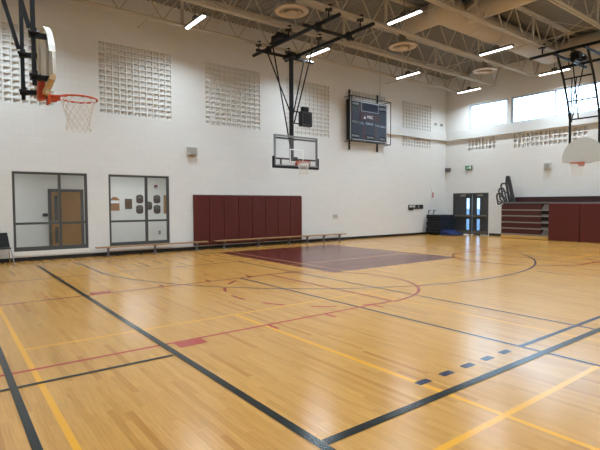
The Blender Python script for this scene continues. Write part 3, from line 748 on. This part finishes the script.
rm = part(rim_mesh((LXB+.385, LY_, 3.05), (-1, 0, 0)), 'rim', m_orange, t)
sub(net((LXB+.385, LY_, 3.04)), 'net', m_net, rm)
part(MB().bar((LXB-.06, LY_, 2.98), (LXB-.06, LY_, 3.22), .14, .08), 'rim_mount', m_orange, t)
for dy in (-.48, .48):
    part(MB().bar((.92, LY_+dy, 3.05), (.92, LY_+dy, ZJ+.05), .046, .046), 'mast_post', m_steel, t)
    part(MB().bar((.88, LY_+dy, 3.72), (-.05, LY_+dy, ZJ+.05), .04, .045), 'brace', m_steel, t)
    for z in (3.16, 3.66):
        mb = MB(); mb.bar((.88, LY_+dy, z-.02), (LXB-.02, LY_+dy*.92, z), .06, .06); mb.tube((.86, LY_+dy-.06, z), (.98, LY_+dy-.06, z), .02); mb.tube((.92, LY_+dy-.08, z+.03), (.92, LY_+dy+.08, z+.03), .03)
        part(mb, 'board_arm', m_steel, t)
for y in (LY_+.48, LY_-.48):
    part(MB().tube((-.3, y, ZJ-.05), (1.2, y, ZJ-.05), .05, 12), 'cross_pipe', m_steel, t)
for x in (-.2, 1.1): part(MB().tube((x, 8.4, ZJ-.05), (x, 6.0, ZJ-.05), .05, 12), 'ceiling_pipe', m_steel, t)

# ------------------------------------------------------------------ scoreboard
SY = 15.17; sx0, sx1, sz0, sz1 = 14.40, 16.80, 4.46, 6.25
t = thing('scoreboard', 'dark navy caged scoreboard hung on the back wall beside the central hoop', 'scoreboard', ((sx0+sx1)/2, SY+.1, sz0))
part(MB().box(sx0, SY, sz0, sx1, SY+.22, sz1), 'cabinet', m_blackpl, t)
mb = MB(); rect_lines(mb, sx0+.03, sx1-.03, sz0+.02, sz1-.03, SY-.006, .03); part(mb, 'border_line', mat('grey white border', (176, 176, 176), .5), t, 'pale border line')
part(MB().box(sx0+.06, SY-.004, sz0+.05, sx1-.06, SY, sz1-.06), 'face', m_board, t)
part(MB().box(15.12, SY-.012, 5.80, 16.18, SY-.004, 6.17), 'screen', m_boarddark, t)
mb = MB(); rect_lines(mb, 15.10, 16.20, 5.78, 6.19, SY-.013, .02); part(mb, 'screen_frame', mat('screen edge', (150, 156, 168), .5), t)
mb = MB()
for a, b, c, d in ((15.0, 16.3, 5.40, 5.74), (15.18, 15.40, 4.55, 5.15), (15.95, 16.15, 4.55, 5.15), (14.95, 15.06, 5.4, 6.1)): part(MB().box(a, SY-.006, c, b, SY-.0045, d), 'red_panel', m_boardred, t, 'dark red panel')
mb = MB()
for a, b, c, d in ((14.5, 14.95, 4.55, 4.75), (15.4, 15.95, 4.52, 4.74), (16.3, 16.7, 4.52, 4.74), (14.5, 14.98, 5.98, 6.16), (16.22, 16.7, 5.9, 6.12)): part(MB().box(a, SY-.008, c, b, SY-.0045, d), 'caption_panel', m_gap, t)
m_txt = mat('white lettering', (215, 218, 222), .5); m_txtd = mat('dim lettering', (170, 176, 184), .5)
for s_, h, x, z, mm in (('HOME', .10, 14.74, 6.07, m_txtd), ('GUESTS', .10, 16.46, 6.01, m_txtd), ('MISC', .13, 15.66, 5.55, m_txt), ('FOULS', .09, 14.73, 5.26, m_txtd), ('T.O.L', .09, 15.12, 5.24, m_txtd),
                        ('PERIOD', .10, 15.62, 5.25, m_txtd), ('T.O.L', .09, 16.14, 5.22, m_txtd), ('FOULS', .09, 16.52, 5.20, m_txtd), ('BONUS', .09, 14.73, 4.65, m_txtd), ('PLAYER', .09, 15.68, 4.63, m_txtd), ('FOUL', .09, 16.5, 4.62, m_txtd)):
    text_mesh(s_, h, (x, SY-.012, z), (1, 0, 0), (0, 0, 1), mm, 'lettering', t)
mb = MB(); mb.prism([(15.25, 5.47), (15.38, 5.47), (15.315, 5.58)], lambda a, b, q: (a, SY-.012+q, b), .004); part(mb, 'emblem', m_txt, t, 'white triangle')
mb = MB(); cy = SY-.16
for a, b in (((sx0-.04, 4.38), (sx1+.08, 4.38)), ((sx0-.04, 6.36), (sx1+.08, 6.36)), ((sx0-.04, 4.38), (sx0-.04, 6.36)), ((sx1+.08, 4.38), (sx1+.08, 6.36))):
    mb.tube((a[0], cy, a[1]), (b[0], cy, b[1]), .018, 8)
for x, z in ((sx0-.04, 4.38), (sx1+.08, 4.38), (sx0-.04, 6.36), (sx1+.08, 6.36)): mb.tube((x, cy, z), (x, YB-.005, z), .014, 6)
part(mb, 'cage', m_steel, t, 'black rod cage')
mb = MB(); k = sx0
while k < sx1+.1:
    for z in (6.36, 4.38): mb.tube((k, cy, z), (k, YB-.005, z+(.22 if z > 5 else -.12)), .004, 4)
    k += .2
part(mb, 'wire_guard', m_joist, t)
for x in (14.62, 16.42):
    part(MB().bar((x, SY+.26, 4.05), (x, SY+.26, 6.72), .05, .06), 'mounting_rail', m_steel, t)
tag(MB().tube((16.62, YB-.02, 6.4), (16.62, YB-.02, DECK), .012, 6).build('conduit', m_joist), 'thin conduit rising from the scoreboard to the roof', 'conduit')

# ------------------------------------------------------------------ maroon wall pads
def wall_pad(x0, x1, label):
    t = thing('wall_pad', label, 'wall pad', ((x0+x1)/2, YB-.03, .06), 'maroon pads on the back wall')
    part(MB().rbox(x0+.004, YB-.075, .16, x1-.004, YB-.015, 1.94, .018, 3), 'cushion', m_maroon, t)
    part(MB().box(x0+.01, YB-.015, .14, x1-.01, YB, 1.96), 'backing_board', m_maroond, t)
pn = ['leftmost maroon wall pad, beside the right tall window', 'second maroon wall pad from the left', 'third maroon wall pad from the left', 'fourth maroon wall pad from the left', 'fifth maroon wall pad from the left', 'sixth maroon wall pad from the left', 'seventh maroon wall pad from the left', 'rightmost maroon wall pad on the back wall']
for k in range(8): wall_pad(7.05+k*.605, 7.05+(k+1)*.605, pn[k])

# ------------------------------------------------------------------ benches along the back wall
def bench(x0, x1, legs, y, label):
    t = thing('bench', label, 'bench', ((x0+x1)/2, y, 0), 'low benches along the back wall'); h = .31
    part(MB().rbox(x0, y-.13, h-.035, x1, y+.13, h, .008), 'seat', m_bench, t)
    for x in legs:
        mb = MB(); mb.bar((x, y, .03), (x, y, h-.035), .05, .05); mb.box(x-.03, y-.15, 0, x+.03, y+.15, .03); mb.box(x-.03, y-.11, h-.06, x+.03, y+.11, h-.035)
        mb.bar((x, y-.1, h-.05), (x, y, .12), .02, .02)
        part(mb, 'leg', m_benchleg, t)
bench(3.72, 7.46, (4.07, 5.56, 7.05), 15.20, 'low wooden bench below the right tall window')
bench(7.76, 11.74, (8.13, 9.6, 11.07), 15.20, 'low wooden bench in front of the maroon wall pads')
bench(11.78, 14.12, (12.0, 12.9, 13.8), 15.20, 'short low wooden bench right of the maroon wall pads')

# ------------------------------------------------------------------ black chair at far left
t = thing('stacking_chair', 'black plastic chair with metal legs against the wall at far left', 'chair', (1.2, 15.1, 0))
cx0, cx1 = .98, 1.46
part(MB().rbox(cx0, 14.84, .42, cx1, 15.26, .46, .018), 'seat', m_blackpl, t)
mb = MB(); mb.prism([(cx0, .46), (cx1, .46), (cx1-.05, .85), (cx0+.05, .85)], lambda a, b, q: (a, 15.22+q+(b-.46)*.18, b), .03)
part(mb, 'backrest', m_blackpl, t)
for x, y, dx, dy in ((cx0+.03, 14.88, -.03, -.05), (cx1-.02, 14.88, .08, -.05), (cx0+.03, 15.24, -.03, .08), (cx1-.03, 15.24, .03, .08)):
    part(MB().tube((x, y, .42), (x+dx, y+dy, 0), .013, 8), 'leg', m_chrome, t)

# ------------------------------------------------------------------ small things on the back wall
t = thing('wall_speaker', 'small pale grey box high on the wall right of the tall windows', 'speaker', (7.0, YB, 3.33))
part(MB().rbox(6.85, YB-.16, 3.34, 7.19, YB, 3.62, .015), 'body', m_greybox, t); part(MB().box(6.88, YB-.168, 3.37, 7.16, YB-.16, 3.59), 'grille', m_grille, t)
t = thing('wall_outlet', 'small grey outlet box right of the maroon wall pads', 'outlet', (13.79, YB, .99))
part(MB().rbox(13.66, YB-.04, 1.0, 13.92, YB, 1.16, .008), 'plate', m_greybox, t); part(MB().box(13.74, YB-.048, 1.04, 13.84, YB-.04, 1.12), 'socket', m_grille, t)
t = thing('wall_sign', 'small dark sign on the back wall left of the blue mats', 'sign', (19.3, YB, 1.3))
part(MB().box(18.74, YB-.03, 1.34, 19.9, YB, 1.55), 'board', mat('sign charcoal', (62, 62, 62), .5), t)
mb = MB()
for a, b, c, d in ((18.74, 19.1, 1.28, 1.36), (19.12, 19.88, 1.345, 1.40), (19.3, 19.5, 1.44, 1.53), (19.55, 19.85, 1.46, 1.545)): mb.box(a, YB-.036, c, b, YB-.028, d)
part(mb, 'dark_band', m_gap, t)
mb = MB()
for a, b in ((18.8, 19.0), (19.05, 19.25), (19.5, 19.56)): mb.box(a, YB-.036, 1.42, b, YB-.03, 1.52)
part(mb, 'grey_band', m_greybox, t)
t = thing('fire_extinguisher_sign', 'narrow red and white vertical sign near the room corner', 'sign', (20.67, YB, 1.9))
part(MB().box(20.6, YB-.05, 1.9, 20.76, YB, 2.38), 'plate', m_paper, t); part(MB().box(20.64, YB-.056, 1.93, 20.73, YB-.05, 2.2), 'stripe', m_red, t, 'red lower half')
for x, l in ((20.9, 'left one of two tiny grey boxes above the band near the corner'), (21.4, 'right one of two tiny grey boxes above the band near the corner')):
    t = thing('junction_box', l, 'junction box', (x, YB, 5.75), 'junction boxes near the corner'); part(MB().rbox(x-.08, YB-.06, 5.75, x+.08, YB, 5.88, .01), 'body', m_greybox, t); part(MB().box(x-.05, YB-.066, 5.78, x+.05, YB-.06, 5.85), 'cover', m_darkbox, t)
# right wall fittings
t = thing('emergency_light', 'grey emergency light box high in the room corner', 'emergency light', (XR, 15.3, 3.3))
part(MB().rbox(XR-.12, 15.12, 3.33, XR, 15.42, 3.52, .01), 'body', m_darkbox, t)
mb = MB()
for y in (15.19, 15.35): mb.lathe((XR-.06, y, 3.27), [(0, 0), (.05, .01), (.05, .05), (.02, .07), (0, .07)], 12)
part(mb, 'lamp_head', m_greybox, t)
t = thing('exit_sign', 'small green exit sign above the double doors', 'exit sign', (XR, 14.03, 3.36))
part(MB().box(XR-.07, 13.84, 3.36, XR, 14.22, 3.57), 'housing', m_darkbox, t); part(MB().box(XR-.074, 13.86, 3.38, XR-.07, 14.20, 3.55), 'face', m_green, t, 'green face')
mb = MB(); Xp = XR-.076
mb.box(Xp, 13.89, 3.40, Xp+.003, 13.99, 3.53)                                   # white doorway
mb.ball((Xp+.001, 14.10, 3.525), .013, 8, 5); mb.bar((Xp, 14.10, 3.51), (Xp, 14.08, 3.46), .01, .025); mb.bar((Xp, 14.08, 3.46), (Xp, 14.14, 3.41), .008, .014); mb.bar((Xp, 14.08, 3.46), (Xp, 14.04, 3.40), .008, .014); mb.bar((Xp, 14.1, 3.5), (Xp, 14.04, 3.48), .008, .012)
part(mb, 'pictogram', m_paper, t, 'white running figure and doorway')
t = thing('wall_horn', 'pale grey horn box on the wall left of the fan backboard', 'speaker', (XR, 10.04, 3.17))
part(MB().rbox(XR-.12, 9.89, 3.16, XR, 10.19, 3.44, .015), 'body', m_greybox, t); part(MB().box(XR-.126, 9.94, 3.21, XR-.12, 10.14, 3.39), 'grille', m_grille, t)

# ------------------------------------------------------------------ blue mats in the corner
def mat_slab(x0, x1, y0, y1, z, h, m_, label, group='gym mats in the corner'):
    t = thing('gym_mat', label, 'gym mat', ((x0+x1)/2, (y0+y1)/2, z), group)
    for k in range(2):
        part(MB().rbox(x0, y0, z+k*h/2+.002, x1, y1, z+(k+1)*h/2-.002, .025), 'fold', m_, t)
names = ['lowest folded navy mat of the corner stack', 'second folded navy mat up in the corner stack', 'third folded navy mat up in the corner stack', 'fourth folded navy mat up in the corner stack', 'topmost folded navy mat of the corner stack']
zz = .17
t = thing('mat_cart', 'black wheeled cart with two upright handles under the stacked mats', 'cart', (20.4, 14.85, 0))
part(MB().box(19.95, 14.46, .10, 21.38, 15.32, .165), 'platform', m_blackpl, t)
for x in (20.28, 20.72):
    mb = MB(); mb.tube((x, 15.38, .13), (x, 15.38, 1.26), .02, 8); mb.tube((x-.02, 15.38, 1.24), (x+.16, 15.38, 1.24), .02, 8); mb.box(x-.03, 15.3, .1, x+.03, 15.41, .16); part(mb, 'handle', m_steel, t)
for x in (20.1, 21.25):
    for y in (14.55, 15.22): part(MB().tube((x-.02, y, .05), (x+.02, y, .05), .05, 12), 'wheel', m_blackpl, t)
for k in range(5):
    j = (-.04, .03, 0, .05, -.02)[k]
    mat_slab(19.98+j, 21.3+j, 14.5, 15.3, zz+k*.172, .17, m_navy, names[k])
t = thing('gym_mat', 'brighter blue wedge mat leaning on the floor against the stack', 'gym mat', (20.4, 14.15, 0), 'gym mats in the corner')
mb = MB(); mb.prism([(13.75, .0), (14.44, .0), (14.44, .26), (14.36, .28), (13.75, .07)], lambda a, b, q: (20.0+q, a, b), .95); part(mb, 'body', m_blue, t)
part(MB().box(19.999, 14.0, .02, 20.951, 14.03, .04), 'seam', m_navy, t)
t = thing('paper_sheet', 'white paper sheet lying on the floor by the double doors', 'paper', (21.4, 14.05, 0))
mb = MB(); mb.prism([(21.2, 14.38), (21.5, 14.42), (21.62, 13.85), (21.3, 13.8)], lambda a, b, q: (a, b, .002+q), .012); part(mb, 'sheet', m_paper, t); part(MB().box(21.33, 13.95, .0141, 21.5, 14.25, .016), 'fold', m_greybox, t)
t = thing('door_stop', 'small black wedge on the floor before the right door leaf', 'door stop', (21.55, 13.35, 0))
mb = MB(); mb.prism([(13.2, 0), (13.52, 0), (13.48, .06), (13.3, .1), (13.22, .06)], lambda a, b, q: (21.5+q, a, b), .12); part(mb, 'wedge', m_blackpl, t); part(MB().box(21.49, 13.24, .0, 21.5, 13.48, .03), 'lip', m_darkbox, t)

# ------------------------------------------------------------------ bleachers
BX, BY1, BY0 = 20.87, 11.70, 3.0
t = thing('bleacher', 'folded maroon telescopic bleacher with grey railing right of the doors', 'bleacher', (21.3, 8, 0))
part(MB().box(BX+.12, BY0, 0, XR-.01, BY1-.03, 1.60), 'frame', m_gap, t, 'dark folded understructure')
ends = 9.86
rows = [(1.33, 1.56), (1.06, 1.28), (.77, 1.00), (.49, .71), (.22, .43)]
for k, (a, b) in enumerate(rows):
    part(MB().rbox(BX+.02, ends, a, BX+.12, BY1, b, .008), 'row_face', m_maroonb, t)
    part(MB().rbox(BX-.01, 9.52, a-.05, BX+.13, BY1, a-.006, .008), 'nosing', m_alu, t)
    mb = MB(); mb.prism([(ends-.06, b), (9.55, b), (9.55, a), (ends-.06, a)] if 0 < k < 4 else [(ends+.02, a), (9.55, a), (9.55, b), (ends-.12, b)], lambda p, q, r: (BX+.06+r, p, q), .05)
    part(mb, 'end_bracket_dark_gap', m_gap if 0 < k < 4 else m_greyp, t)  # near-black blocks in the middle rows paint the shade of open gaps
    if 0 < k < 4: part(MB().box(BX+.04, 9.52, a-.006, BX+.1, ends-.01, a+.06), 'end_plate', m_greyp, t, 'grey end plate')
part(MB().box(BX+.06, 9.52, .16, BX+.13, BY1, .175), 'nosing', m_alu, t)
part(MB().rbox(BX-.015, 9.52, .015, BX+.13, BY1, .15, .01), 'kick_board', m_bleachwood, t, 'varnished bottom board')
part(MB().box(BX+.02, BY0, 1.60, XR-.02, BY1, 1.66), 'deck', m_greyp, t)
part(MB().rbox(21.42, BY0, 1.66, 21.5, 11.35, 1.90, .02), 'backrest', m_maroond, t)
# folded guard rail: three nested hoops and a thick curved end bar
for k in range(3):
    dz = -.24*k; y = 11.90+.03*k; x0 = 21.28-.13*k
    mb = MB(); mb.path([(x0, y-.20, 1.62), (x0, y-.02, 2.05+dz), (x0, y+.06, 2.44+dz), (x0, y+.02, 2.54+dz), (x0, y-.14, 2.56+dz), (x0, y-.22, 2.46+dz), (x0, y-.36, 1.66)], .04, 8)
    mb.tube((x0, y-.02, 2.2+dz), (x0, y-.28, 2.1+dz), .03, 6); part(mb, 'guard_rail', m_rail, t)
mb = MB(); mb.path([(21.3, 11.28, 1.66), (21.3, 11.42, 2.2), (21.3, 11.52, 2.66), (21.3, 11.58, 2.86), (21.3, 11.68, 2.86), (21.3, 11.70, 2.6), (21.3, 11.62, 2.1), (21.3, 11.48, 1.66)], .055, 10); mb.bar((21.3, 11.38, 1.66), (21.3, 11.63, 2.84), .05, .12); part(mb, 'guard_rail', m_rail, t)
# pads hooked on the bleacher front
for y1_, y0_, l in ((9.51, 8.26, 'large maroon pad on the bleacher front, beside the open rows'), (8.25, 7.0, 'large maroon pad on the bleacher front at the photo edge')):
    t = thing('bleacher_pad', l, 'wall pad', (BX, (y0_+y1_)/2, 0), 'pads on the bleacher front')
    part(MB().rbox(BX-.06, y0_+.005, .01, BX+.0, y1_-.005, 1.60, .02, 3), 'cushion', m_maroon, t)
    part(MB().box(BX, y0_+.01, .01, BX+.015, y1_-.01, 1.60), 'backing_board', m_maroond, t)
# plain closed front of the bleacher beyond the pads
part(MB().rbox(BX-.04, BY0, .01, BX+.12, 6.98, 1.60, .015), 'front_panel', m_maroonb, bpy.data.objects['bleacher'])
